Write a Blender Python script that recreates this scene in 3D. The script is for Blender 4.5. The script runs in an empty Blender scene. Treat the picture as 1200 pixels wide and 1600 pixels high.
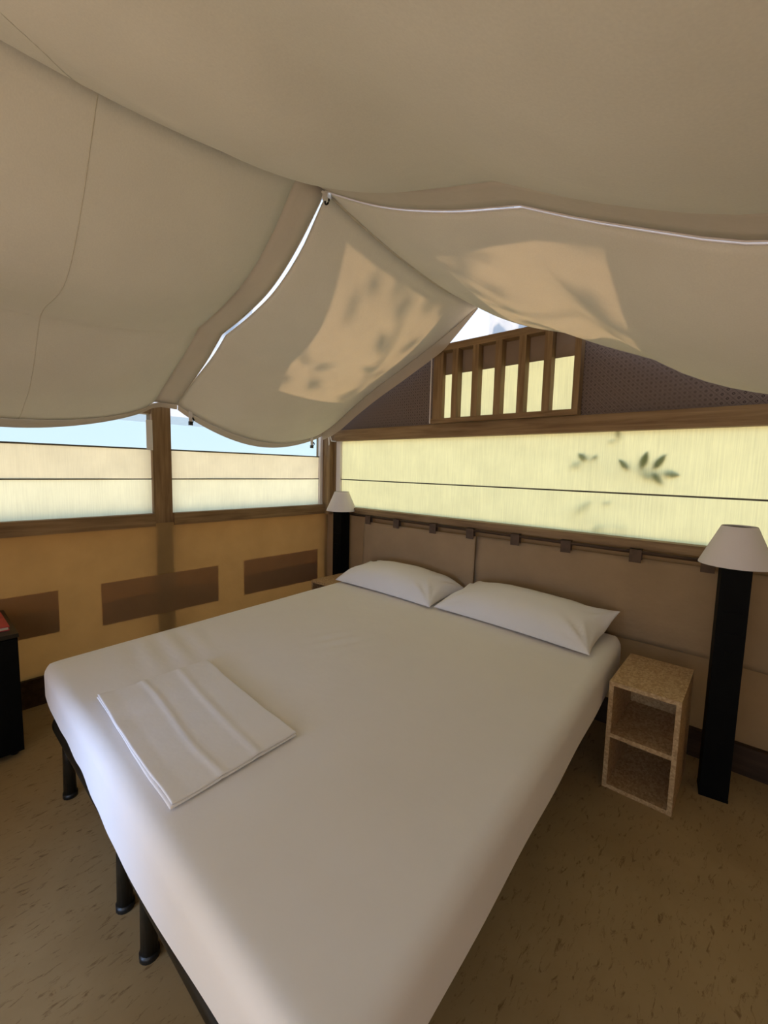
import bpy, bmesh, math, random
from mathutils import Vector, Matrix
from math import sin, cos, pi, radians

S = bpy.context.scene
COL = S.collection
random.seed(7)

# ---------------------------------------------------------------- camera
F_PX, PITCH, ROLL, YAW = 678.16, radians(5.674), radians(1.3605), radians(-42.121)
CAM_H = 1.3
cp, sp, cr, sr = cos(PITCH), sin(PITCH), cos(ROLL), sin(ROLL)
fwd = Vector((0, cp, -sp)); up0 = Vector((0, sp, cp)); rt0 = Vector((1, 0, 0))
rt = rt0 * cr + up0 * sr; up = up0 * cr - rt0 * sr
RZ = Matrix(((cos(YAW), sin(YAW), 0), (-sin(YAW), cos(YAW), 0), (0, 0, 1)))
rt, up, fwd = RZ @ rt, RZ @ up, RZ @ fwd
cam = bpy.data.objects.new('camera', bpy.data.cameras.new('camera'))
COL.objects.link(cam); S.camera = cam
cam.data.sensor_fit = 'HORIZONTAL'; cam.data.sensor_width = 36
cam.data.lens = 36 * F_PX / 1200
cam.data.clip_start = .02
cam.matrix_world = Matrix(((rt.x, up.x, -fwd.x, 0), (rt.y, up.y, -fwd.y, 0), (rt.z, up.z, -fwd.z, CAM_H), (0, 0, 0, 1)))

# ---------------------------------------------------------------- world, sun, exposure
S.view_settings.view_transform = 'Standard'
S.view_settings.look = 'None'
S.view_settings.exposure = 0.12
S.view_settings.gamma = 1
S.view_settings.use_curve_mapping = False
S.cycles.max_bounces = 10
S.cycles.diffuse_bounces = 8
S.cycles.transmission_bounces = 8
S.cycles.transparent_max_bounces = 16
S.cycles.sample_clamp_indirect = 6
S.cycles.use_denoising = True
w = bpy.data.worlds.new('sky'); S.world = w; w.use_nodes = True
nt = w.node_tree; nt.nodes.clear()
wo = nt.nodes.new('ShaderNodeOutputWorld'); bg = nt.nodes.new('ShaderNodeBackground')
tc = nt.nodes.new('ShaderNodeTexCoord'); sx = nt.nodes.new('ShaderNodeSeparateXYZ'); rp = nt.nodes.new('ShaderNodeValToRGB')
nt.links.new(tc.outputs['Generated'], sx.inputs[0]); nt.links.new(sx.outputs['Z'], rp.inputs[0])
rp.color_ramp.elements[0].position = 0.0; rp.color_ramp.elements[0].color = (.78, .83, .86, 1)
rp.color_ramp.elements[1].position = .8; rp.color_ramp.elements[1].color = (.50, .68, 1.0, 1)
nt.links.new(rp.outputs[0], bg.inputs[0]); bg.inputs[1].default_value = SKY_STRENGTH = 1.5
nt.links.new(bg.outputs[0], wo.inputs[0])
sun = bpy.data.objects.new('sun', bpy.data.lights.new('sun', 'SUN')); COL.objects.link(sun)
sun.data.energy = 12.5; sun.data.angle = radians(1.2); sun.data.color = (1, .71, .48)
SUN = Vector((0.0, -.40, .92)).normalized()
sun.rotation_euler = SUN.to_track_quat('Z', 'Y').to_euler()

door = bpy.data.objects.new('daylight_through_flap', bpy.data.lights.new('daylight_through_flap', 'AREA')); COL.objects.link(door)  # added bluish area lamp, stands in for daylight through the flap
door.data.shape = 'RECTANGLE'; door.data.size = .28; door.data.size_y = .70; door.data.energy = 1.7; door.data.color = (.36, .56, 1.0); door.data.spread = radians(55)
door.location = (-1.14, -.84, .60)
door.rotation_euler = (Vector((-1.14, -.84, .60)) - Vector((-1.40, .36, .40))).to_track_quat('Z', 'Y').to_euler()

# ---------------------------------------------------------------- helpers
def tag(o, label=None, cat=None, group=None, kind=None):
    if label: o['label'] = label
    if cat: o['category'] = cat
    if group: o['group'] = group
    if kind: o['kind'] = kind
    return o
def empty(name, loc=(0, 0, 0)):
    o = bpy.data.objects.new(name, None); o.location = loc; COL.objects.link(o); return o
def obj(name, bm, mat, parent=None, smooth=False, bevel=0, seg=2):
    if bevel:
        bmesh.ops.bevel(bm, geom=[e for e in bm.edges if e.is_manifold and e.calc_face_angle(0) > .5], offset=bevel, segments=seg, affect='EDGES', profile=.5)
    me = bpy.data.meshes.new(name); bm.to_mesh(me); bm.free()
    me.materials.append(mat)
    if smooth: me.shade_smooth()
    o = bpy.data.objects.new(name, me); COL.objects.link(o)
    if parent:
        o.parent = parent
        pw = Matrix.Identity(4); q = parent
        while q is not None:
            pw = q.matrix_basis @ pw; q = q.parent
        me.transform(pw.inverted())     # meshes are authored in world space
    return o
def bx(x0, x1, y0, y1, z0, z1, bm=None):
    bm = bm or bmesh.new()
    v = [bm.verts.new((x, y, z)) for z in (z0, z1) for y in (y0, y1) for x in (x0, x1)]
    for f in ((0, 2, 3, 1), (4, 5, 7, 6), (0, 1, 5, 4), (2, 6, 7, 3), (0, 4, 6, 2), (1, 3, 7, 5)):
        bm.faces.new([v[i] for i in f])
    return bm
def tube(pts, r, n=10, bm=None, caps=True, r2=None):
    bm = bm or bmesh.new(); rings = []
    for i, p in enumerate(pts):
        p = Vector(p)
        a = Vector(pts[max(i - 1, 0)]); b = Vector(pts[min(i + 1, len(pts) - 1)])
        d = (b - a).normalized(); h = Vector((0, 0, 1)) if abs(d.z) < .9 else Vector((1, 0, 0))
        s = d.cross(h).normalized(); t = s.cross(d)
        rr = r if r2 is None else r + (r2 - r) * i / (len(pts) - 1)
        rings.append([bm.verts.new(p + (s * cos(2 * pi * k / n) + t * sin(2 * pi * k / n)) * rr) for k in range(n)])
    for A, B in zip(rings, rings[1:]):
        for k in range(n): bm.faces.new((A[k], A[(k + 1) % n], B[(k + 1) % n], B[k]))
    if caps: bm.faces.new(rings[0][::-1]); bm.faces.new(rings[-1])
    bmesh.ops.recalc_face_normals(bm, faces=bm.faces)
    return bm
def grid(fn, us, vs, bm=None):
    bm = bm or bmesh.new()
    V = [[bm.verts.new(fn(u, v)) for v in vs] for u in us]
    for i in range(len(us) - 1):
        for j in range(len(vs) - 1):
            bm.faces.new((V[i][j], V[i + 1][j], V[i + 1][j + 1], V[i][j + 1]))
    return bm
def lin(a, b, n): return [a + (b - a) * i / n for i in range(n + 1)]
def solid(o, t, off=0):
    m = o.modifiers.new('thick', 'SOLIDIFY'); m.thickness = t; m.offset = off; return o
def nz(x, y, s=0):      # cheap smooth noise
    return (sin(x * 1.7 + 1.3 * s + sin(y * 2.3 + s)) + sin(y * 1.9 - 2.1 * s + sin(x * 2.9 - s))) * .5

# ---------------------------------------------------------------- materials
def newmat(name):
    m = bpy.data.materials.new(name); m.use_nodes = True; n = m.node_tree; n.nodes.clear()
    out = n.nodes.new('ShaderNodeOutputMaterial'); return m, n, out
def L(n, a, b): n.links.new(a, b)
def coords(n, scale=(1, 1, 1)):
    g = n.nodes.new('ShaderNodeNewGeometry'); mp = n.nodes.new('ShaderNodeMapping')
    mp.inputs['Scale'].default_value = scale; L(n, g.outputs['Position'], mp.inputs[0]); return mp.outputs[0]
def noise(n, vec, scale, detail=4, rough=.55, dist=0):
    t = n.nodes.new('ShaderNodeTexNoise'); t.inputs['Scale'].default_value = scale; t.inputs['Detail'].default_value = detail
    t.inputs['Roughness'].default_value = rough; t.inputs['Distortion'].default_value = dist
    L(n, vec, t.inputs['Vector']); return t.outputs['Fac']
def ramp(n, fac, stops):
    r = n.nodes.new('ShaderNodeValToRGB'); e = r.color_ramp.elements
    while len(e) < len(stops): e.new(.5)
    for k, (p, c) in enumerate(stops): e[k].position = p; e[k].color = (*c, 1) if len(c) == 3 else c
    L(n, fac, r.inputs[0]); return r.outputs[0]
def bump(n, h, strength, dist=.01):
    b = n.nodes.new('ShaderNodeBump'); b.inputs['Strength'].default_value = strength; b.inputs['Distance'].default_value = dist
    L(n, h, b.inputs['Height']); return b.outputs[0]
def mul(n, col, k):
    m = n.nodes.new('ShaderNodeMix'); m.data_type = 'RGBA'; m.blend_type = 'MULTIPLY'; m.inputs[0].default_value = 1
    L(n, col, m.inputs['A']); m.inputs['B'].default_value = (*k, 1); return m.outputs['Result']
def math_(n, op, a, b=None, c=None):
    m = n.nodes.new('ShaderNodeMath'); m.operation = op
    for i, v in enumerate((a, b, c)):
        if v is None: continue
        if isinstance(v, (int, float)): m.inputs[i].default_value = v
        else: L(n, v, m.inputs[i])
    return m.outputs[0]
def cloth(name, dif, tra, vary=.08, weave=0, vscale=(1, 1, 1), bmp=.25, nscale=6, weavedir='x'):
    """woven canvas: reflects dif, lets tra through"""
    m, n, out = newmat(name); v = coords(n, vscale)
    f = noise(n, v, nscale, 5)
    lo, hi = 1 - vary, 1 + vary * .4
    shade = ramp(n, f, [(.3, (lo,) * 3), (.7, (min(hi, 1),) * 3)])
    if weave:
        sc = {'x': (260, 260, 6), 'z': (6, 6, 260)}[weavedir]
        f2 = noise(n, coords(n, sc), 1, 2)
        sh2 = ramp(n, f2, [(.3, (1 - weave,) * 3), (.7, (1,) * 3)])
        mm = n.nodes.new('ShaderNodeMix'); mm.data_type = 'RGBA'; mm.blend_type = 'MULTIPLY'; mm.inputs[0].default_value = 1
        L(n, shade, mm.inputs['A']); L(n, sh2, mm.inputs['B']); shade = mm.outputs['Result']
    d = n.nodes.new('ShaderNodeBsdfDiffuse'); t = n.nodes.new('ShaderNodeBsdfTranslucent'); a = n.nodes.new('ShaderNodeAddShader')
    L(n, mul(n, shade, dif), d.inputs[0]); L(n, mul(n, shade, tra), t.inputs[0])
    nb = bump(n, noise(n, coords(n), 7, 4), bmp, .03); L(n, nb, d.inputs['Normal'])
    L(n, d.outputs[0], a.inputs[0]); L(n, t.outputs[0], a.inputs[1]); L(n, a.outputs[0], out.inputs[0]); return m
def solidmat(name, col, rough=.5, spec=.3, metal=0, vary=0, nscale=20, bmp=0, bscale=40):
    m, n, out = newmat(name); p = n.nodes.new('ShaderNodeBsdfPrincipled')
    p.inputs['Roughness'].default_value = rough; p.inputs['Specular IOR Level'].default_value = spec; p.inputs['Metallic'].default_value = metal
    f = noise(n, coords(n), nscale, 4)
    L(n, ramp(n, f, [(.3, tuple(c * (1 - vary) for c in col)), (.7, tuple(min(1, c * (1 + vary)) for c in col))]), p.inputs['Base Color'])
    if bmp: L(n, bump(n, noise(n, coords(n), bscale, 4), bmp), p.inputs['Normal'])
    L(n, p.outputs[0], out.inputs[0]); return m
def wood(name, c1, c2, axis, rough=.55):
    m, n, out = newmat(name); p = n.nodes.new('ShaderNodeBsdfPrincipled'); p.inputs['Roughness'].default_value = rough
    p.inputs['Specular IOR Level'].default_value = .25
    sc = [28, 28, 28]; sc['xyz'.index(axis)] = 1.6
    f = noise(n, coords(n, sc), 1.5, 6, .6, .6)
    f2 = noise(n, coords(n), 3, 2)
    L(n, ramp(n, math_(n, 'ADD', math_(n, 'MULTIPLY', f, .75), math_(n, 'MULTIPLY', f2, .25)), [(.35, c1), (.65, c2)]), p.inputs['Base Color'])
    L(n, bump(n, f, .25, .004), p.inputs['Normal']); L(n, p.outputs[0], out.inputs[0]); return m

M = {}
M['lining'] = cloth('lining_canvas', (.56, .53, .46), (.215, .200, .170), .04, .05, bmp=.14)
M['fly'] = cloth('fly_canvas', (.30, .34, .38), (.17, .225, .30), .05)
M['wall_left'] = cloth('ochre_wall_canvas', (.30, .20, .095), (.085, .048, .014), .12, bmp=.2)
M['wall_back'] = cloth('tan_wall_canvas', (.285, .185, .10), (.022, .013, .005), .12, bmp=.3)
M['head'] = cloth('taupe_panel_canvas', (.35, .245, .145), (.05, .03, .015), .12, bmp=.35)
M['patch'] = cloth('brown_patch_canvas', (.23, .15, .085), (.20, .12, .06), .10)
M['blind_left'] = cloth('cream_blind_canvas', (.10, .1, .08), (.68, .72, .53), .10, .10, bmp=.1)
M['blind_left_top'] = cloth('beige_blind_canvas', (.10, .1, .08), (.62, .61, .44), .12, .08, bmp=.1)
M['blind_back'] = cloth('yellow_blind_canvas', (.08, .08, .05), (.66, .665, .37), .10, .12, bmp=.1)
M['band'] = cloth('doubled_band_canvas', (.52, .475, .41), (.15, .135, .115), .05)
M['hem'] = cloth('doubled_hem_canvas', (.42, .36, .29), (.07, .06, .045), .05)
M['sheet'] = cloth('white_cotton_sheet', (.80, .77, .75), (.04, .04, .04), .02, bmp=.10)
M['wood_x'] = wood('stained_pine_x', (.16, .092, .042), (.31, .205, .105), 'x')
M['wood_y'] = wood('stained_pine_y', (.16, .092, .042), (.31, .205, .105), 'y')
M['wood_z'] = wood('stained_pine_z', (.16, .092, .042), (.31, .205, .105), 'z')
M['wood_dark'] = wood('dark_batten_wood', (.035, .018, .01), (.07, .04, .022), 'x')
M['black'] = solidmat('black_painted_wood', (.003, .003, .003), .6, .08, vary=.3)
M['steel'] = solidmat('dark_bronze_steel', (.018, .014, .008), .4, .3, .2, vary=.3)
M['batten'] = solidmat('grey_blind_batten', (.10, .095, .07), .6)
M['shade'] = cloth('white_lamp_shade_fabric', (.70, .66, .66), (.12, .11, .11), .02)
M['white'] = solidmat('white_webbing', (.75, .74, .72), .7)
M['clipblack'] = solidmat('black_plastic', (.01, .01, .01), .4, .5)
M['red'] = solidmat('red_cover', (.40, .022, .035), .4, .5, vary=.25)
M['valance'] = cloth('brown_valance_cloth', (.20, .145, .10), (.02, .014, .01), .08)
M['paper'] = solidmat('page_block', (.6, .55, .45), .8)
M['strap'] = solidmat('brown_webbing', (.10, .065, .045), .8, .2, vary=.2)

# chipboard / OSB for the nightstands
m, n, out = newmat('chipboard'); p = n.nodes.new('ShaderNodeBsdfPrincipled'); p.inputs['Roughness'].default_value = .6
vo = n.nodes.new('ShaderNodeTexVoronoi'); vo.inputs['Scale'].default_value = 150; L(n, coords(n, (1, .6, 1)), vo.inputs['Vector'])
mx = n.nodes.new('ShaderNodeSeparateColor'); L(n, vo.outputs['Color'], mx.inputs[0])
L(n, ramp(n, mx.outputs[0], [(0, (.36, .225, .10)), (.5, (.47, .31, .155)), (1, (.57, .40, .22))]), p.inputs['Base Color'])
L(n, p.outputs[0], out.inputs[0]); M['chip'] = m
# marbled linoleum floor
m, n, out = newmat('marbled_linoleum'); p = n.nodes.new('ShaderNodeBsdfPrincipled'); p.inputs['Roughness'].default_value = .5
p.inputs['Specular IOR Level'].default_value = .3
v = coords(n, (1, 1, 1)); f = noise(n, v, 2.2, 6, .6, .4)
base = ramp(n, f, [(.3, (.30, .20, .09)), (.7, (.40, .285, .14))])
mp2 = coords(n, (40, 12, 1)); f2 = noise(n, mp2, 1.7, 6, .68, .6)
fl = ramp(n, f2, [(.56, (1, 1, 1)), (.68, (.52, .44, .36))])
mm = n.nodes.new('ShaderNodeMix'); mm.data_type = 'RGBA'; mm.blend_type = 'MULTIPLY'; mm.inputs[0].default_value = 1
L(n, base, mm.inputs['A']); L(n, fl, mm.inputs['B']); L(n, mm.outputs['Result'], p.inputs['Base Color'])
L(n, bump(n, f2, .08, .003), p.inputs['Normal']); L(n, p.outputs[0], out.inputs[0]); M['floor'] = m
# clear film of the upper window strip; sky blue and dimming put into its tint
m, n, out = newmat('clear_film'); tr = n.nodes.new('ShaderNodeBsdfTransparent'); gl = n.nodes.new('ShaderNodeBsdfGlossy'); mi = n.nodes.new('ShaderNodeMixShader')
gl.inputs['Roughness'].default_value = .15; tr.inputs[0].default_value = (.60, .74, .80, 1); mi.inputs[0].default_value = .05
L(n, tr.outputs[0], mi.inputs[1]); L(n, gl.outputs[0], mi.inputs[2]); L(n, mi.outputs[0], out.inputs[0]); M['film'] = m
# patterned gable fabric: interlocking diamonds
m, n, out = newmat('diamond_print_fabric'); g = n.nodes.new('ShaderNodeNewGeometry'); sx = n.nodes.new('ShaderNodeSeparateXYZ'); L(n, g.outputs['Position'], sx.inputs[0])
P = .039
u = math_(n, 'ABSOLUTE', math_(n, 'SUBTRACT', math_(n, 'FRACT', math_(n, 'MULTIPLY', sx.outputs['X'], 1 / P)), .5))
v = math_(n, 'ABSOLUTE', math_(n, 'SUBTRACT', math_(n, 'FRACT', math_(n, 'MULTIPLY', sx.outputs['Z'], 1 / P)), .5))
a = math_(n, 'ADD', u, v); d = math_(n, 'MINIMUM', a, math_(n, 'SUBTRACT', 1.0, a))
DK, LT, MD = (.030, .020, .020), (.20, .157, .135), (.12, .09, .08)
c = ramp(n, d, [(0, LT), (.07, DK), (.20, LT), (.31, DK), (.36, LT), (.455, DK)])
n.nodes[-1].color_ramp.interpolation = 'CONSTANT'
db = n.nodes.new('ShaderNodeBsdfDiffuse'); tb = n.nodes.new('ShaderNodeBsdfTranslucent'); ad = n.nodes.new('ShaderNodeAddShader')
L(n, c, db.inputs[0]); L(n, mul(n, c, (.08, .07, .06)), tb.inputs[0]); L(n, db.outputs[0], ad.inputs[0]); L(n, tb.outputs[0], ad.inputs[1]); L(n, ad.outputs[0], out.inputs[0])
M['pattern'] = m
m, n, out = newmat('green_leaf'); db = n.nodes.new('ShaderNodeBsdfDiffuse'); tb = n.nodes.new('ShaderNodeBsdfTranslucent'); ad = n.nodes.new('ShaderNodeAddShader')
f = noise(n, coords(n), 12, 2); c = ramp(n, f, [(.3, (.035, .05, .012)), (.7, (.06, .085, .022))])
L(n, c, db.inputs[0]); L(n, mul(n, c, (.8, 1, .5)), tb.inputs[0]); L(n, db.outputs[0], ad.inputs[0]); L(n, tb.outputs[0], ad.inputs[1]); L(n, ad.outputs[0], out.inputs[0])
M['leaf'] = m
M['ground'] = solidmat('pale_gravel_ground', (.48, .44, .36), .9, .1, vary=.2, nscale=4)

# ---------------------------------------------------------------- the setting
XW, YW, XE, YF = -2.847, 2.42, 1.25, -.80          # left wall, back wall, right wall, front wall
def structure(o, label, cat): return tag(o, label, cat, kind='structure')
structure(obj('floor', bx(XW - .1, XE + .05, YF - .05, YW + .1, -.06, 0), M['floor']), 'ochre marbled linoleum floor of the tent', 'floor')
structure(obj('ground', bx(-14, 14, -14, 14, -.30, -.22), M['ground']), 'pale gravel ground outside the tent', 'ground')

def sheet_x(x, y0, y1, z0, z1, amp=.004, seed=0, ny=40, nzz=16):      # cloth in a plane x = const
    return grid(lambda y, z: (x + amp * nz(y * 3, z * 4, seed), y, z), lin(y0, y1, ny), lin(z0, z1, nzz))
def sheet_y(y, x0, x1, z0, z1, amp=.004, seed=0, nx=60, nzz=16):
    return grid(lambda x, z: (x, y + amp * nz(x * 3, z * 4, seed), z), lin(x0, x1, nx), lin(z0, z1, nzz))

wl = structure(obj('wall_left', sheet_x(-2.845, YF, 2.45, .10, .93), M['wall_left'], smooth=True), 'ochre canvas lower wall under the two left windows', 'wall')
for y0, y1, z0, z1 in ((.08, .523, .375, .604), (.725, 1.432, .355, .603), (1.628, 2.312, .355, .612)):
    pt = obj('canvas_patch', sheet_x(-2.837, y0, y1, z0, z1, .002, 3, 16, 6), M['patch'], wl, True)
    obj('patch_pocket', grid(lambda y, z: (-2.832 + .002 * nz(y * 3, z * 4, 2), y, z * (.6 + .03 * sin(y * 7)) + z0 * (.4 - .03 * sin(y * 7))), lin(y0 + .004, y1 - .004, 20), lin(z0, z1 - .01, 5)), M['patch'], pt, True)
wb = structure(obj('wall_back', sheet_y(2.425, XW - .03, XE, .10, .95), M['wall_back'], smooth=True), 'tan canvas lower wall behind the head of the bed', 'wall')
structure(obj('wall_right', sheet_x(XE, YF, 2.42, .0, 1.95), M['wall_left'], smooth=True), 'ochre canvas wall outside the picture on the right', 'wall')
DX0, DX1, DZ = -1.42, 1.10, 2.05
bm = sheet_y(YF, XW, DX0, 0, 2.3, .004, 1, 20, 12); sheet = grid(lambda x, z: (x, YF + .004 * nz(x * 3, z * 4, 1), z), lin(DX1, XE, 6), lin(0, 2.3, 12), bm)
grid(lambda x, z: (x, YF, z), lin(DX0, DX1, 8), lin(DZ, 2.3, 8), bm)
structure(obj('wall_front', bm, M['wall_left'], smooth=True), 'ochre canvas entrance wall behind the camera with an open flap', 'wall')
structure(obj('baseboard_left', bx(-2.875, -2.822, YF, 2.40, 0, .150), M['wood_dark'], bevel=.004), 'dark brown board along the foot of the left wall', 'baseboard')
structure(obj('baseboard_back', bx(-2.83, XE, 2.395, 2.44, 0, .13), M['wood_dark'], bevel=.004), 'dark brown board along the foot of the back wall', 'baseboard')

# wooden frame
def trim(name, bm, mat, label, cat='beam', bevel=.004):
    return structure(obj(name, bm, M[mat], bevel=bevel), label, cat)
trim('trim_1', bx(-2.94, -2.832, 1.144, 2.385, .912, .988), 'wood_y', 'wooden sill rail below the left wall window nearer the corner')
trim('trim_2', bx(-2.94, -2.832, YF, 1.03, .912, .990), 'wood_y', 'wooden sill rail below the left wall window nearer the black cabinet')
trim('trim_3', bx(-2.945, -2.855, 1.032, 1.142, -.06, 1.66), 'wood_z', 'wooden post between the two windows of the left wall', 'post')
trim('trim_4', bx(-2.95, -2.775, 2.382, 2.53, .91, 1.66), 'wood_z', 'wooden corner post between the left and back walls', 'post')
trim('trim_5', bx(-2.735, XE, 2.395, 2.475, 1.517, 1.603), 'wood_x', 'wide wooden beam above the long yellow back window')
trim('trim_6', bx(-2.735, XE, 2.385, 2.475, .942, .985), 'wood_x', 'wooden sill rail under the long yellow back window')
trim('trim_7', bx(-2.945, -2.875, YF, 1.03, 1.60, 1.67), 'wood_y', 'wooden eaves rail above the left wall windows')
bmw = bx(-2.90, -2.866, 2.392, 2.43, .05, .92)
trim('trim_8', bmw, 'wood_dark', 'dark seam batten in the corner below the left window', 'trim', .003)

# left windows: two canvas bands between battens, a clear strip on top
def left_window(name, y0, y1, lab):
    wroot = tag(empty(name, (-2.87, (y0 + y1) / 2, .98)), lab, 'window', kind='structure')
    obj('blind_band', sheet_x(-2.880, y0, y1, .965, 1.200, .005, 4, 40, 8), M['blind_left'], wroot, True)
    obj('blind_band', sheet_x(-2.880, y0, y1, 1.207, 1.383, .006, 5, 40, 8), M['blind_left_top'], wroot, True)
    obj('batten', bx(-2.884, -2.872, y0, y1, 1.200, 1.207), M['batten'], wroot)
    obj('batten', bx(-2.884, -2.872, y0, y1, 1.383, 1.392), M['batten'], wroot)
    obj('clear_strip', sheet_x(-2.882, y0, y1, 1.392, 1.60, .004, 6, 30, 6), M['film'], wroot, True)
    return wroot
left_window('window_1', YF, 1.03, 'cream canvas window at the left edge with a clear sky strip on top')
w2 = left_window('window_2', 1.144, 2.365, 'cream canvas window between the wooden post and the corner')
obj('side_track', bx(-2.885, -2.858, 2.350, 2.376, .965, 1.56), M['shade'], w2, bevel=.003)
obj('zip_pull', tube([(-2.85, 2.363, .99), (-2.85, 2.363, 1.005)], .006), M['white'], w2)

# back window: one long yellow band cut by a batten
w3 = tag(empty('window_3', (-1, 2.44, .985)), 'long yellow glowing canvas window with leaf silhouettes above the bed', 'window', kind='structure')
obj('blind_band', sheet_y(2.452, -2.70, XE, .97, 1.201, .0008, 2, 90, 8), M['blind_back'], w3, True)
obj('blind_band', sheet_y(2.452, -2.70, XE, 1.209, 1.53, .0008, 3, 90, 8), M['blind_back'], w3, True)
obj('batten', bx(-2.70, XE, 2.440, 2.452, 1.201, 1.209), M['batten'], w3)
obj('side_track', bx(-2.750, -2.700, 2.43, 2.45, .985, 1.517), M['shade'], w3, bevel=.003)
obj('side_cover', bx(-2.775, -2.748, 2.425, 2.445, .90, 1.52), M['wood_z'], w3, bevel=.002)

# gable: wooden lattice with a yellow pane and brown valance behind, diamond print fabric on both sides
w4 = tag(empty('window_4', (-1.28, 2.40, 1.603)), 'wooden lattice gable window with upright slats over yellow panes', 'window', kind='structure')
yf, yb = 2.352, 2.405
obj('top_rail', bx(-1.735, -.80, yf, yb + .03, 2.055, 2.097), M['wood_x'], w4, bevel=.003)
obj('bottom_rail', bx(-1.735, -.80, yf, yb, 1.604, 1.634), M['wood_x'], w4, bevel=.003)
obj('stile', bx(-1.735, -1.662, yf + .02, yb, 1.634, 2.055), M['wood_z'], w4, bevel=.003)
obj('stile', bx(-.832, -.800, yf, yb, 1.634, 2.055), M['wood_z'], w4, bevel=.003)
for x in (-1.578, -1.434, -1.283, -1.138, -.992):
    obj('slat', bx(x, x + .041, yf, yb, 1.634, 2.055), M['wood_z'], w4, bevel=.003)
obj('pane', sheet_y(2.43, -1.72, -.81, 1.60, 1.935, .002, 1, 20, 8), M['blind_back'], w4, True)
obj('valance', sheet_y(2.415, -1.72, -.81, 1.918, 2.07, .002, 2, 20, 4), M['valance'], w4, True)
def gab_panel(x0, x1, top):
    return grid(lambda x, t: (x, 2.412 + .002 * nz(x * 5, t, 1), 1.600 + t * (top(x) - 1.600)), lin(x0, x1, 30), lin(0, 1, 8))
obj('print_panel', gab_panel(-2.735, -1.725, lambda x: max(1.61, 2.25 - .42 * abs(x + 1.408))), M['pattern'], wb, True)
obj('print_panel', gab_panel(-.815, XE, lambda x: max(1.70, 2.25 - .30 * abs(x + 1.408))), M['pattern'], wb, True)
obj('panel_piping', tube([(-1.738, 2.350, 1.605), (-1.738, 2.350, 2.05)], .0045, 8), M['shade'], wb, True)

# ---------------------------------------------------------------- inner tent lining (ceiling)
def interp(t, xs, ys):
    if t <= xs[0]: return ys[0] + (ys[1] - ys[0]) / (xs[1] - xs[0]) * (t - xs[0])
    if t >= xs[-1]: return ys[-1] + (ys[-1] - ys[-2]) / (xs[-1] - xs[-2]) * (t - xs[-1])
    i = 0
    while t > xs[i + 1]: i += 1
    h = xs[i + 1] - xs[i]; s = (t - xs[i]) / h; d = (ys[i + 1] - ys[i]) / h
    m0 = d if i == 0 else .5 * (d + (ys[i] - ys[i - 1]) / (xs[i] - xs[i - 1]))
    m1 = d if i == len(xs) - 2 else .5 * (d + (ys[i + 2] - ys[i + 1]) / (xs[i + 2] - xs[i + 1]))
    return (2*s**3 - 3*s*s + 1) * ys[i] + (s**3 - 2*s*s + s) * h * m0 + (-2*s**3 + 3*s*s) * ys[i + 1] + (s**3 - s*s) * h * m1
XR = -1.408
TL = (([0, .06, .163, .351, .569, .823], [2.378, 2.32, 2.225, 2.108, 2.037, 1.985]), ([.823, .97, 1.127, 1.3, 1.45], [1.985, 1.895, 1.82, 1.735, 1.655]))
TR = (([0, .076, .311, .582, .825], [2.378, 2.334, 2.208, 2.098, 2.024]), ([.825, .974, 1.121, 1.352, 1.7, 3], [2.024, 1.942, 1.868, 1.765, 1.72, 1.90]))
GL = ([0, .2, .56, .8, 1.0, 1.285, 1.44], [2.268, 2.157, 1.991, 1.887, 1.789, 1.635, 1.575])
GR = ([0, .226, .41, .58, .906, 1.345, 1.7, 3], [2.268, 2.15, 2.075, 2.01, 1.86, 1.68, 1.65, 1.85])
S1 = ([0, .4, .823, 1.1, 1.44, 3], [.045, .10, .10, .13, .14, .1])
S2 = ([0, .4, .823, 1.1, 1.44, 3], [.112, .178, .122, .20, .175, .1])
S2R = ([0, .4, .823, 1.1, 1.44, 3], [.112, .155, .115, .145, .13, .04])
def kink(u, a, b): return interp(u, *a) if u <= .824 else interp(u, *b)
def truss(x): return kink(abs(x - XR), *(TL if x < XR else TR))
def gable(x): return interp(abs(x - XR), *(GL if x < XR else GR))
Y0, Y1, Y2 = 1.04, 1.176, 2.34
def lining(x, y):
    u = abs(x - XR)
    fold = 0
    if y > Y1:
        t = min(1, (y - Y1) / (Y2 - Y1))
        b = 4 * t * (1 - t)
        if x < XR: fold = .011 * b * sin(u * 19 + 4.0 * t) * min(1, max(0, (u - .5) / .5))
        else: fold = .016 * b * sin((u - .55 * t) * 14) * max(0, 1 - abs(u - .8) / .6)
        return truss(x) * (1 - t) + gable(x) * t - interp(u, *S1) * b ** .9 + fold
    t = (Y0 - y) / 1.5
    if t <= 0: return truss(x)
    if t > 1: t -= 1
    b = max(0, 4 * t * (1 - t))
    if x > XR: fold = b * min(1, u / .25) * (.014 * sin(u * 9 - 5 * t + 1) + .010 * sin(u * 17 - 9 * t + 2) * max(0, 1 - abs(u - .45) / .5))
    else: fold = b * (.006 * sin(u * 9 + 2 * t) + .006 * sin(u * 26 + 3 * t) * max(0, (u - 1.0) / .4))
    return truss(x) - (interp(u, *S2) * b ** .74 if x < XR else interp(u, *S2R) * b ** .80) + fold
ce = tag(empty('ceiling', (XR, 1.1, 2.4)), 'sagging beige canvas lining hung in panels from the tent ridge', 'ceiling', kind='structure')
def gapl(x):  # half width of the slit between the bays
    u = abs(x - XR)
    return (.011 * (1 if u < .9 else max(.18, 1 - (u - .9) / .35)) * min(1, .35 + u * 4)) if x < XR else .0070
usl = [.823 * i / 22 for i in range(22)] + [.823 + .599 * i / 14 for i in range(15)]
usr = [.824 * i / 22 for i in range(22)] + [.824 + (XE - XR - .824) * i / 26 for i in range(27)]
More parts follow.
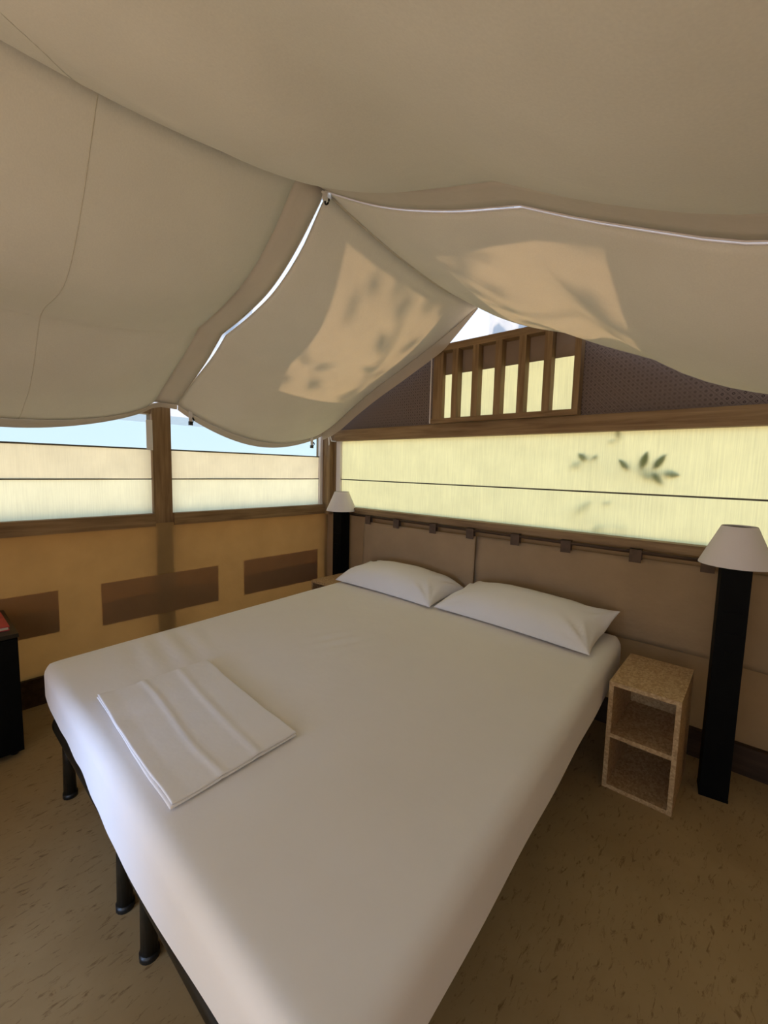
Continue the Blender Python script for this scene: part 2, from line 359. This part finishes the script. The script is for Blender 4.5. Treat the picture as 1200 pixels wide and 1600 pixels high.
def bay(xs, ylist, far=False):
    def P(x, y):
        if y == Y1: y = Y1 + (gapl(x) if far else -gapl(x)); return (x, y, truss(x))
        return (x, y, lining(x, y))
    return grid(P, xs, ylist)
yb1 = [Y1] + lin(Y1 + .03, Y2, 30)
yb2 = lin(YF - .05, Y0, 40)
left = [XR - u for u in usl]; right = [XR + u for u in usr]
inner = [x for x in left]; inner[0] = XR
rin = list(right); rin[0] = XR + .0
for nm, xs, ys, fr in (('lining_panel', inner, yb1, True), ('lining_panel', rin, yb1, True), ('lining_panel', inner, yb2, False), ('lining_panel', rin, yb2, False)):
    p_ = obj(nm, bay(xs, ys, fr), M['lining'], ce, True); solid(p_, .0015)
for xs in (inner, rin): solid(obj('truss_band', bay(xs, [Y0, Y0 + .03, Y0 + .09, Y1], False), M['band'], ce, True), .0015)
# welted seams: thin tapes along the truss bands and the edges of the slit
def tape(pts, r, mat='lining', name='welt'): return obj(name, tube(pts, r, 6), M[mat], ce, True)
tape([(x, Y1 + gapl(x), truss(x) - .002) for x in left], .0024)
tape([(x, Y1 - gapl(x), truss(x) - .002) for x in left], .0022)
tape([(x, Y1 + gapl(x), truss(x) - .002) for x in right], .0026, 'shade')
tape([(x, Y1 - gapl(x), truss(x) - .002) for x in right], .0022, 'shade')
tape([(x, Y0, truss(x) - .0005) for x in left], .0012)
tape([(XR + .003, y, lining(XR, y) - .004) for y in lin(Y1 + .03, 2.05, 20)], .0050)
tape([(-2.231 + .35 * 0, y, lining(-2.231, y) - .0002) for y in lin(YF, Y0, 30)], .0010)
tape([(x, .40, lining(x, .40) - .0006) for x in left], .0014)
tape([(XR + q, .40 - .62 * q, lining(XR + q, .40 - .62 * q) - .0006) for q in lin(.01, 1.5, 40)], .0012)
# eaves hem and gable flap
ex = left[-1]
for ys in (lin(YF, 1.174, 40), lin(1.178, Y2, 30)):
    obj('eaves_hem', grid(lambda y, t: (ex - .004 + .006 * sin(t * 3), y, lining(ex, y) + .004 - t * (.038 + .01 * sin(y * 5))), ys, lin(0, 1, 4)), M['hem'], ce, True)
obj('gable_flap', grid(lambda x, t: (x + .0 * t, Y2 - .003 + .010 * t, gable(x) + .004 - t * (.085 if x > -2.6 else .085 - .1 * (-2.6 - x)) * min(1, .15 + abs(x - XR) / .28)), left, lin(0, 1, 4)), M['hem'], ce, True)
obj('gable_edge_cord', tube([(x, Y2 - .004, gable(x) + .003) for x in left[3:]], .0035, 6), M['shade'], ce, True)

# knot where the slits meet at the ridge
kn = tag(empty('ridge_hook', (XR, Y1, 2.36)), 'small white hook and strap tying the lining at the ridge', 'hook')
obj('strap', tube([(XR - .035, Y1 - .055, 2.405), (XR - .015, Y1 - .02, 2.38), (XR + .004, Y1 - .002, 2.362), (XR + .004, Y1, 2.345)], .007, 8), M['white'], kn, True)
obj('ring', tube([(XR + .004 + .012 * cos(a), Y1, 2.340 + .012 * sin(a)) for a in lin(0, 2 * pi, 16)], .0035, 8), M['steel'], kn, True)
obj('strap_loop', bx(XR - .01, XR + .02, Y1 - .012, Y1 + .008, 2.343, 2.372), M['white'], kn, bevel=.004)

# clips on the eaves
def clip(y, lab):
    z = lining(ex, y) - .02
    t = tag(empty('hanging_clip', (ex + .02, y, z)), lab, 'clip', 'clips on the lining edge')
    obj('webbing', bx(ex + .012, ex + .016, y - .010, y + .012, z - .035, z + .045), M['shade'], t)
    obj('hook', tube([(ex + .02, y + .012, z - .012), (ex + .028, y + .016, z - .028), (ex + .02, y + .012, z - .04)], .005), M['steel'], t, True)
    obj('buckle', bx(ex + .008, ex + .022, y - .012, y + .012, z - .060, z - .036), M['clipblack'], t, bevel=.003)
clip(1.25, 'black clip on the lining edge above the left end of the window beside the post')
clip(2.225, 'black clip on the lining edge near the room corner')
t = tag(obj('tie_strap', bx(-2.843, -2.839, .993, 1.028, 1.38, 1.56), M['white']), 'white webbing tie hanging beside the wooden post', 'strap')
t = tag(obj('white_string', tube([(-2.80, 2.385, 1.60), (-2.79, 2.38, 1.56), (-2.785, 2.385, 1.50), (-2.79, 2.39, 1.475)], .007, 8), M['white'], smooth=True), 'short white cord at the corner post under the lining', 'string')
t = tag(obj('white_string', tube([(-2.765, 2.375, 1.59), (-2.757, 2.37, 1.55), (-2.750, 2.378, 1.517), (-2.70, 2.38, 1.513)], .005, 8), M['white'], smooth=True), 'thin white cord looped at the left end of the wide beam', 'string')

# ---------------------------------------------------------------- outer fly sheet above, two holes added to shape sun patches on the lining
FS = .60
def zfly(x): return 2.76 - FS * abs(x - XR)
def flysheet(outer, hole):
    bm = bmesh.new()
    for ring in (outer, hole):
        if ring:
            vs = [bm.verts.new((x, y, 0)) for x, y in ring]
            for a, b in zip(vs, vs[1:] + vs[:1]): bm.edges.new((a, b))
    bmesh.ops.triangle_fill(bm, use_beauty=True, edges=bm.edges[:], normal=(0, 0, 1))
    for v_ in bm.verts: v_.co.z = zfly(v_.co.x)
    return bm
fly = tag(empty('outer_tent_roof', (XR, 1, 2.76)), 'pale outer roof sheet seen through the gable gap and slits', 'roof', kind='structure')
HL = [(-1.475, 1.15), (-1.475, 1.90), (-2.36, 2.04), (-2.36, 1.42)]
HR = [(-1.02, 1.19), (-.385, 1.13), (-.41, 1.66), (-1.02, 2.0)]
XL = XR - 1.95
obj('roof_sheet', flysheet([(XR, -2.6), (XR, 2.60), (XL, 2.60), (XL, -2.6)], HL), M['fly'], fly)
obj('gable_sheet', grid(lambda x, z: (x, 2.80 + .03 * sin(x * 30) , z), lin(-1.60, .4, 60), lin(2.02, 2.60, 4)), M['fly'], fly, True)
obj('roof_sheet', flysheet([(XR, -2.6), (XR, 2.60), (XR + 3.2, 2.60), (XR + 3.2, -2.6)], HR), M['fly'], fly)

# ---------------------------------------------------------------- beds
WL, WR = -2.10, -.352   # mattress foot corners; head corners follow the skew in the photograph
FL, FR, HR_, HL_ = (-2.100, .318), (-.350, .300), (-.503, 2.352), (-2.272, 2.350)
def bed_xy(s, t):
    a = [FL[k] * (1 - s) * (1 - t) + FR[k] * s * (1 - t) + HR_[k] * s * t + HL_[k] * (1 - s) * t for k in (0, 1)]
    return a
W_, LN, RT = 1.76, 2.09, .045
def foldp(a, n, h):   # a along the surface from -h..n+h -> position 0..n and drop
    if a < 0: d = -a; 
    elif a > n: d = a - n
    else: d = None
    q = RT * pi / 2
    if d is None:
        e = min(a, n - a)
        return a, 0.0
    if d < q:
        th = d / RT; off = RT * sin(th); dr = RT * (1 - cos(th))
    else: off = RT; dr = RT + d - q
    return (-off if a < 0 else n + off), dr
H = .16
TOP = .507
def ext(n, cnt):
    q = RT * pi / 2
    side = [-(q + H - RT) + (H - RT) * i / 5 for i in range(5)] + [-q + q * i / 5 for i in range(6)]
    return side + [n * i / cnt for i in range(1, cnt)] + [n - v_ for v_ in side[::-1]]
def mattress_pt(a, b):
    wi, li = W_ - 2 * RT, LN - 2 * RT
    px, dx = foldp(a, wi, H); py, dy = foldp(b, li, H)
    px += RT; py += RT
    # round the vertical corners
    R = .075
    cx = -1 if px < R else (1 if px > W_ - R else 0); cy = -1 if py < R else (1 if py > LN - R else 0)
    if cx and cy:
        ox, oy = (R if cx < 0 else W_ - R), (R if cy < 0 else LN - R)
        ex_, ey_ = abs(px - ox) / R, abs(py - oy) / R
        px = ox + cx * R * ex_ * math.sqrt(max(0, 1 - ey_ * ey_ / 2)); py = oy + cy * R * ey_ * math.sqrt(max(0, 1 - ex_ * ex_ / 2))
    dr = max(dx, dy)
    X, Y = bed_xy(px / W_, py / LN)
    z = TOP - dr
    if dr and (py < R or (px < W_ / 2 and cx < 1)) and not (dx > dy and px > W_ / 2): z += (.036 + .018 * math.exp(-(px / .12) ** 2)) * min(1, dr / H) * (1 if px < W_ / 2 or dy >= dx else 0)
    if dr == 0:
        z += .0025 * nz(px * 3, py * 3, 2)
        m_ = abs(px - W_ * .46)
        z -= .0035 * math.exp(-(m_ / .018) ** 2) * min(1, max(0, (py - .5) / .6))      # gap between the two mattresses
        z += .005 * math.exp(-((py - .95 - .10 * px) / .10) ** 2 - ((px - .72) / .12) ** 2) * sin((px - .3 * py) * 75)
        if px < .5: z += .004 * sin(py * 55 + 8 * px) * math.exp(-((px - .20) / .25) ** 2 - ((py - .42) / .16) ** 2)
    else:
        low = min(1, max(0, dr / H))
        if py < R and dy >= dx:       # foot side: hem hangs lower to the right, gently waved
            z -= low * (.05 * min(1, max(0, (px - .30) / .45)) - .006 * sin(px * 34) * math.exp(-((px - .6) / .3) ** 2))
            Y -= low * (.016 * sin(px * 7) * .5 + .012 * math.exp(-((px - .75) / .3) ** 2) - .004)
        else:
            z -= low * .004 * sin((px + py) * 12)
        if cx == 0 and cy == 0: pass
    return (X, Y, z)
bm = grid(mattress_pt, ext(W_ - 2 * RT, 90), ext(LN - 2 * RT, 100))
bmesh.ops.remove_doubles(bm, verts=bm.verts, dist=.0006)
bmesh.ops.recalc_face_normals(bm, faces=bm.faces)
mt = tag(empty('mattress', (-1.3, 1.36, .345)), 'wide mattress under a tight white fitted sheet in the middle of the room', 'mattress')
obj('fitted_sheet', bm, M['sheet'], mt, True)
def inner_core(bm):
    vs = []
    for z in (.335, .495):
        for s, t in ((.02, .015), (.98, .015), (.98, .985), (.02, .985)):
            X, Y = bed_xy(s, t); vs.append(bm.verts.new((X, Y, z)))
    for f in ((0, 3, 2, 1), (4, 5, 6, 7), (0, 1, 5, 4), (1, 2, 6, 5), (2, 3, 7, 6), (3, 0, 4, 7)): bm.faces.new([vs[i] for i in f])
    return bm
obj('core', inner_core(bmesh.new()), M['shade'], mt)

def bed_frame(xa, xb, sk, lab, fz=0):
    """steel single frame from foot y=.35 to head y=2.30; sk = sideways shift of the head end"""
    r_ = tag(empty('bed_frame', ((xa + xb) / 2, 1.3, 0)), lab, 'bed frame', 'steel bed frames under the mattress')
    y0, y1, z = .345, 2.28, .300
    def q(x, y): return (x + sk * (y - y0) / (y1 - y0), y, z)
    def rail(a, b): obj('rail', tube([a, b], .021, 10), M['steel'], r_, True)
    cr_ = .09
    rail(q(xa, y0 + cr_), q(xa, y1)); rail(q(xb, y0 + cr_), q(xb, y1)); rail(q(xa, y1), q(xb, y1))
    pts = [q(xa + cr_ - cr_ * cos(a), y0 + cr_ - cr_ * sin(a)) for a in lin(0, pi / 2, 6)] + [q(xb - cr_ + cr_ * sin(a), y0 + cr_ - cr_ * cos(a)) for a in lin(0, pi / 2, 6)]
    obj('foot_rail', tube([(p_[0], p_[1], z + .004 + fz) for p_ in pts], .028, 12), M['steel'], r_, True)
    for k in range(11):
        y = y0 + .16 + k * .165
        a, b = q(xa, y), q(xb, y)
        obj('slat', bx(a[0], b[0], y - .03, y + .03, .308, .322), M['wood_x'], r_)
    for x, y in ((xa + .075, .365), (xb - .055, .365), (xa + .06, 2.15), (xb - .06, 2.15)):
        p_ = q(x, y)
        lg = obj('leg', tube([(p_[0], p_[1], .008), (p_[0], p_[1], .30)], .022, 14, r2=.017), M['steel'], r_, True)
        obj('rubber_foot', tube([(p_[0], p_[1], 0), (p_[0], p_[1], .018)], .025, 14), M['clipblack'], lg, True)
bed_frame(-2.02, -1.262, -.19, 'dark steel single bed frame under the half of the bed nearer the left wall')
bed_frame(-1.205, -.43, -.16, 'dark steel single bed frame under the half of the bed nearer the open floor', -.034)

# pillows
def pillow(cx, cy, a, b, rot, th, lab, lean=0, ear=(1, 1, 1, 1), sag=0, curl=0, seed=0):
    bm = bmesh.new(); n1, n2 = 44, 28
    for side in (1, -1):
        def P(u, v):
            ax = 1 - .045 * (1 - abs(v) ** 1.5) * 0 - .06 * (1 - v * v) * abs(u) ** 3
            ay = 1 - .10 * (1 - u * u) * abs(v) ** 3
            x, y = u * a * ax, v * b * ay
            h = max(0, (1 - abs(u) ** 2.6) * (1 - abs(v) ** 2.4)) ** .44
            zz = th * h * (.80 if side > 0 else .25)
            zz += .004 * nz(x * 9, y * 9, seed) * h
            for cu, cv in ((-1, -1), (1, -1), (1, 1), (-1, 1)):      # creases radiating from the corners
                rx, ry = (u - cu) * a, (v - cv) * b; rr = math.hypot(rx, ry); an = math.atan2(ry, rx)
                zz += .009 * sin(an * 11 + seed + cu) * math.exp(-((rr - .10) / .07) ** 2) * min(1, h * 2)
            base = .012 + lean * ((v + 1) / 2) ** 1.3 * b * 2
            if side < 0: zz = -min(.010 * h, .010) 
            zz += base + curl * max(0, u - .78) * max(0, v - .3) * 6
            X = cx + x * cos(rot) - y * sin(rot); Y = cy + x * sin(rot) + y * cos(rot)
            return (X, Y, TOP + zz)
        us = [sin(t) for t in lin(-pi / 2, pi / 2, n1)]; vs = [sin(t) for t in lin(-pi / 2, pi / 2, n2)]
        grid(P, us, vs, bm)
    bmesh.ops.remove_doubles(bm, verts=bm.verts, dist=.0004)
    bmesh.ops.recalc_face_normals(bm, faces=bm.faces)
    o = obj('pillow', bm, M['sheet'], None, True)
    return tag(o, lab, 'pillow', 'pillows at the head of the bed')
pillow(-1.826, 2.165, .412, .185, radians(-1.0), .160, 'plump white pillow beside the corner lamp at the head of the bed', lean=.10, seed=1)
pillow(-.962, 2.155, .432, .185, radians(-3.5), .145, 'white pillow with a pointed lifted corner nearer the nightstand', lean=.16, curl=.06, seed=3)

# folded sheet: three folded layers
fs = tag(empty('folded_bed_sheet', (-1.3, .56, TOP)), 'square folded white sheet lying on the foot of the bed', 'bed sheet')
Q = [(-1.630, .385), (-.962, .362), (-.985, .735), (-1.640, .775)]
def slab(k):
    sh = .004 * k
    def P(u, v, top):
        X = (Q[0][0] * (1 - u) + Q[1][0] * u) * (1 - v) + (Q[3][0] * (1 - u) + Q[2][0] * u) * v
        Y = (Q[0][1] * (1 - u) + Q[1][1] * u) * (1 - v) + (Q[3][1] * (1 - u) + Q[2][1] * u) * v
        e = min(u, 1 - u, v, 1 - v)
        rd = math.sqrt(max(0, 1 - (1 - min(1, e / .012)) ** 2))
        z0 = TOP - .003 + k * .0068; hh = .0074
        wv = (.0022 * nz(X * 14, Y * 3, 1) + .003 * math.exp(-((v - .36 - .02 * sin(u * 6)) / .022) ** 2) + .0025 * math.exp(-((v - .70 + .06 * u) / .03) ** 2)) * (k + 1) / 3
        wv += .0035 * (1 - min(1, v / .12)) * k / 2 
        mid = z0 + hh / 2
        return (X + sh * (.5 - u), Y + sh * (.5 - v) + .003 * sin(u * 5 + k), mid + (hh / 2 if top else -hh / 2) * rd + (wv if top else wv * .8))
    bm = bmesh.new()
    us = [0, .003, .008] + lin(.015, .985, 44) + [.992, .997, 1]
    for top in (True, False): grid(lambda u, v: P(u, v, top), us, us, bm)
    bmesh.ops.remove_doubles(bm, verts=bm.verts, dist=.0003)
    bmesh.ops.recalc_face_normals(bm, faces=bm.faces)
    return bm
for k in range(1, 3): obj('fold_layer', slab(k), M['sheet'], fs, True)

# ---------------------------------------------------------------- nightstands
def nightstand(ox, oy, rot, lab):
    t = tag(empty('nightstand', (0, 0, 0)), lab, 'nightstand', 'chipboard nightstands beside the bed')
    w, d, h, th = .247, .370, .460, .017
    def part(name, *a): obj(name, bx(*a), M['chip'], t, bevel=.0015, seg=1)
    part('top_board', 0, w, 0, d, h - th, h)
    part('side_board', 0, th, .001, d - .001, 0, h - th); part('side_board', w - th, w, .001, d - .001, 0, h - th)
    part('shelf', th, w - th, .003, d - .004, .222, .222 + th); part('bottom_board', th, w - th, .002, d - .002, 0, th)
    part('back_board', th, w - th, d - .012, d - .003, th, h - th)
    t.location = (ox, oy, 0); t.rotation_euler = (0, 0, rot)
    return t
ns = nightstand(-.444, 1.892, radians(1.0), 'open chipboard nightstand with a shelf beside the near side of the bed')
n2_ = ns.copy(); COL.objects.link(n2_); n2_.location = (-2.530, 2.005, 0)
n2_['label'] = 'chipboard nightstand in the room corner, only its top edge showing beyond the bed'
for c_ in list(ns.children):
    d_ = c_.copy(); d_.parent = n2_; COL.objects.link(d_)

# ---------------------------------------------------------------- lamps
def lamp(x, y, lab, rot):
    t = tag(empty('floor_lamp', (0, 0, 0)), lab, 'lamp', 'black post lamps with white cone shades')
    r = .047
    obj('post', bx(-r, r, -r, r, .012, .955), M['black'], t, bevel=.004)
    obj('base_plate', bx(-r - .001, r + .001, -r - .001, r + .001, 0, .012), M['black'], t, bevel=.002)
    obj('neck', tube([(0, 0, .95), (0, 0, 1.04)], .014, 12), M['black'], t, True)
    bm = bmesh.new(); n = 48
    prof = [(.122, .958), (.1215, .961), (.058, 1.108), (.0565, 1.111), (.054, 1.111), (.056, 1.106), (.118, .961), (.119, .958)]
    R_ = [[bm.verts.new((a * cos(2 * pi * k / n), a * sin(2 * pi * k / n), z)) for k in range(n)] for a, z in prof]
    for A, B_ in zip(R_, R_[1:] + R_[:1]):
        for k in range(n): bm.faces.new((A[k], A[(k + 1) % n], B_[(k + 1) % n], B_[k]))
    bmesh.ops.recalc_face_normals(bm, faces=bm.faces)
    sh = obj('lamp_shade', bm, M['shade'], t)
    sh.data.shade_auto_smooth(angle=radians(40)) if hasattr(sh.data, 'shade_auto_smooth') else None
    for p_ in sh.data.polygons: p_.use_smooth = True
    obj('shade_ring', tube([(.0555 * cos(a), .0555 * sin(a), 1.103) for a in lin(0, 2 * pi, 24)], .0015, 6), M['steel'], sh, True)
    for k in range(3):
        a = 2 * pi * k / 3
        obj('shade_spoke', tube([(0, 0, 1.045), (.055 * cos(a), .055 * sin(a), 1.100)], .0018, 6), M['steel'], sh, True)
    obj('bulb', tube([(0, 0, 1.03), (0, 0, 1.045), (0, 0, 1.06), (0, 0, 1.075), (0, 0, 1.083)], .016, 12), M['shade'], t, True)
    # two small sockets and a switch plate on the front of the post
    for z in (.75, .665): obj('socket_plate', bx(-.030, .030, -r - .003, -r + .001, z - .028, z + .028), M['black'], t, bevel=.001)
    obj('switch', bx(-.012, .012, -r - .0045, -r + .001, .595, .62), M['black'], t, bevel=.001)
    t.location = (x, y, 0); t.rotation_euler = (0, 0, rot); return t
l1 = lamp(-.098, 2.175, 'black post lamp with a white cone shade beside the open nightstand', radians(10))
l2 = l1.copy(); COL.objects.link(l2); l2.location = (-2.584, 2.348, 0); l2.rotation_euler = (0, 0, 0)
l2['label'] = 'black post lamp with a white cone shade in the room corner behind the pillow'
for c_ in list(l1.children):
    d_ = c_.copy(); d_.parent = l2; COL.objects.link(d_)
    for g_ in list(c_.children):
        e_ = g_.copy(); e_.parent = d_; COL.objects.link(e_)

# ---------------------------------------------------------------- fabric headboard on a rod
hb = tag(empty('fabric_headboard', (-1.3, 2.37, .93)), 'taupe canvas headboard hung by straps from a dark rod under the back window', 'headboard')
obj('rod', tube([(-2.50, 2.366, .937), (.6, 2.366, .924)], .0095, 12), M['wood_dark'], hb, True)
def hang(x0, x1, y, zt, zb, seed):
    return grid(lambda x, z: (x, y - .010 * (zt - z) + .005 * sin(x * 9 + seed) * (zt - z) * 2 + .006 * nz(x * 8 + z * 5, z * 9 - x * 3, seed), z), lin(x0, x1, 50), lin(zb, zt, 16))
solid(obj('canvas_panel', hang(-2.352, -1.372, 2.372, .893, .47, 1), M['head'], hb, True), .003)
solid(obj('canvas_panel', hang(-1.374, .60, 2.394, .893, .48, 4), M['head'], hb, True), .003)
for x in (-2.293, -2.009, -1.687, -1.402, -1.103, -.815, -.484, -.200):
    o = bmesh.new()
    bx(x - .026, x + .026, 2.352, 2.355, .878, .945, o); bx(x - .026, x + .026, 2.352, 2.380, .942, .945, o); bx(x - .026, x + .026, 2.377, 2.380, .890, .945, o)
    obj('strap', o, M['strap'], hb)

# ---------------------------------------------------------------- black cabinet and red booklet
cb = tag(empty('black_cabinet', (-2.6, .07, 0)), 'low black box cabinet against the left wall at the picture edge', 'cabinet')
obj('body', bx(-2.80, -2.385, -.16, .290, .02, .538), M['black'], cb, bevel=.006)
obj('top', bx(-2.805, -2.378, -.165, .293, .538, .556), M['steel'], cb, bevel=.004)
dr = obj('door', bx(-2.385, -2.370, -.155, .288, .03, .535), M['black'], cb, bevel=.004)
obj('handle', bx(-2.370, -2.360, -.13, -.118, .25, .42), M['steel'], dr, bevel=.003)
for x in (-2.77, -2.42):
    for y in (-.13, .26): obj('foot', tube([(x, y, 0), (x, y, .022)], .015, 10), M['clipblack'], cb, True)
bk = tag(empty('red_booklet', (-2.58, .19, .556)), 'red covered booklet lying on the black cabinet', 'booklet')
obj('cover', bx(-2.765, -2.445, .02, .272, .571, .575), M['red'], bk, bevel=.001)
obj('pages', bx(-2.762, -2.450, .024, .268, .559, .571), M['paper'], bk)
obj('back_cover', bx(-2.765, -2.445, .02, .272, .556, .559), M['red'], bk, bevel=.001)

# ---------------------------------------------------------------- leaves outside
def leaf_mesh(base, tip, wd, nrm=(0, 1, 0), cup=.0):
    b, t = Vector(base), Vector(tip); d = t - b; ln = d.length; d.normalize()
    s = d.cross(Vector(nrm)).normalized(); n_ = s.cross(d)
    bm = bmesh.new(); rows = []
    for k in range(9):
        q = k / 8; w_ = wd * (sin(pi * q ** .8) ** .8 if 0 < q < 1 else 0.02)
        c_ = b + d * ln * q + n_ * cup * sin(pi * q)
        rows.append([bm.verts.new(c_ - s * w_ - n_ * .1 * w_), bm.verts.new(c_), bm.verts.new(c_ + s * w_ - n_ * .1 * w_)])
    for A, B_ in zip(rows, rows[1:]):
        bm.faces.new((A[0], A[1], B_[1], B_[0])); bm.faces.new((A[1], A[2], B_[2], B_[1]))
    return bm
def px2(x, z, d): return (x * (2.456 + d) / 2.42, 2.4545 + d, CAM_H + (z - CAM_H) * (2.456 + d) / 2.42)
def twig(lab, leaves, stem):
    t = tag(empty('leafy_twig', px2(*stem[0])), lab, 'twig', 'twigs touching the back window from outside')
    obj('stem', tube([px2(*p_) for p_ in stem], .0022, 6), M['leaf'], t, True)
    for (bx_, bz, bd), (tx, tz, td), wd in leaves:
        obj('leaf', leaf_mesh(px2(bx_, bz, bd), px2(tx, tz, td), wd), M['leaf'], t, True)
twig('twig of five pointed leaves shadowing the yellow window above the right pillow',
     [((-.502, 1.327, .012), (-.48, 1.415, .003), .019), ((-.451, 1.328, .010), (-.402, 1.401, .004), .017), ((-.412, 1.308, .02), (-.339, 1.301, .004), .017),
      ((-.452, 1.314, .012), (-.405, 1.250, .012), .016), ((-.500, 1.320, .03), (-.450, 1.270, .016), .016), ((-.552, 1.320, .015), (-.603, 1.375, .003), .015)],
     [(-.42, 1.312, .015), (-.45, 1.325, .012), (-.50, 1.326, .014), (-.56, 1.310, .05), (-.70, 1.26, .11)])
twig('smaller blurred twig left of the five leaf twig on the yellow window',
     [((-.752, 1.367, .014), (-.802, 1.405, .004), .016), ((-.775, 1.358, .03), (-.832, 1.322, .018), .014), ((-.728, 1.377, .012), (-.700, 1.392, .006), .009)],
     [(-.75, 1.367, .012), (-.73, 1.372, .012), (-.68, 1.34, .05), (-.60, 1.29, .12)])
twig('short twig tip hanging below the wide beam on the yellow window',
     [((-.624, 1.462, .02), (-.660, 1.458, .010), .007), ((-.622, 1.53, .004), (-.605, 1.462, .02), .010)],
     [(-.622, 1.56, .01), (-.621, 1.52, .008), (-.615, 1.47, .02)])
twig('faint low twig below the batten of the yellow window',
     [((-.80, 1.075, .05), (-.712, 1.158, .012), .012), ((-.66, 1.145, .02), (-.62, 1.155, .016), .008), ((-.64, 1.03, .04), (-.705, 1.002, .014), .012), ((-.58, 1.02, .05), (-.54, 1.03, .03), .012)],
     [(-.80, 1.07, .06), (-.72, 1.05, .07), (-.60, 1.02, .07)])

# branch over the added roof holes: throws the dappled shade on the lining
br = tag(empty('tree_branch', (-1.5, .5, 5)), 'leafy branch above the roof that dapples the lining', 'branch')
rb = random.Random(5)
obj('bough', tube([(-3.4, 1.0, 5.3), (-2.2, .75, 5.05), (-1.2, .5, 5.0), (-.2, .3, 4.95)], .02, 8, r2=.008), M['wood_z'], br, True)
bm = bmesh.new()
for k in range(210):
    x = rb.uniform(-2.6, -.2); y = rb.uniform(-.2, 1.15); z = 4.9 + rb.uniform(-.2, .5)
    if nz(x * 3.1, y * 4.2, 4) > .3: continue
    a = rb.uniform(0, 2 * pi); l_ = rb.uniform(.10, .17)
    lm = leaf_mesh((x, y, z), (x + l_ * cos(a), y + l_ * sin(a), z + rb.uniform(-.04, .04)), rb.uniform(.026, .042), (0, 0, 1))
    me_ = bpy.data.meshes.new('t'); lm.to_mesh(me_); lm.free(); bm.from_mesh(me_); bpy.data.meshes.remove(me_)
o = obj('foliage', bm, M['leaf'], br, True); o['kind'] = 'stuff'
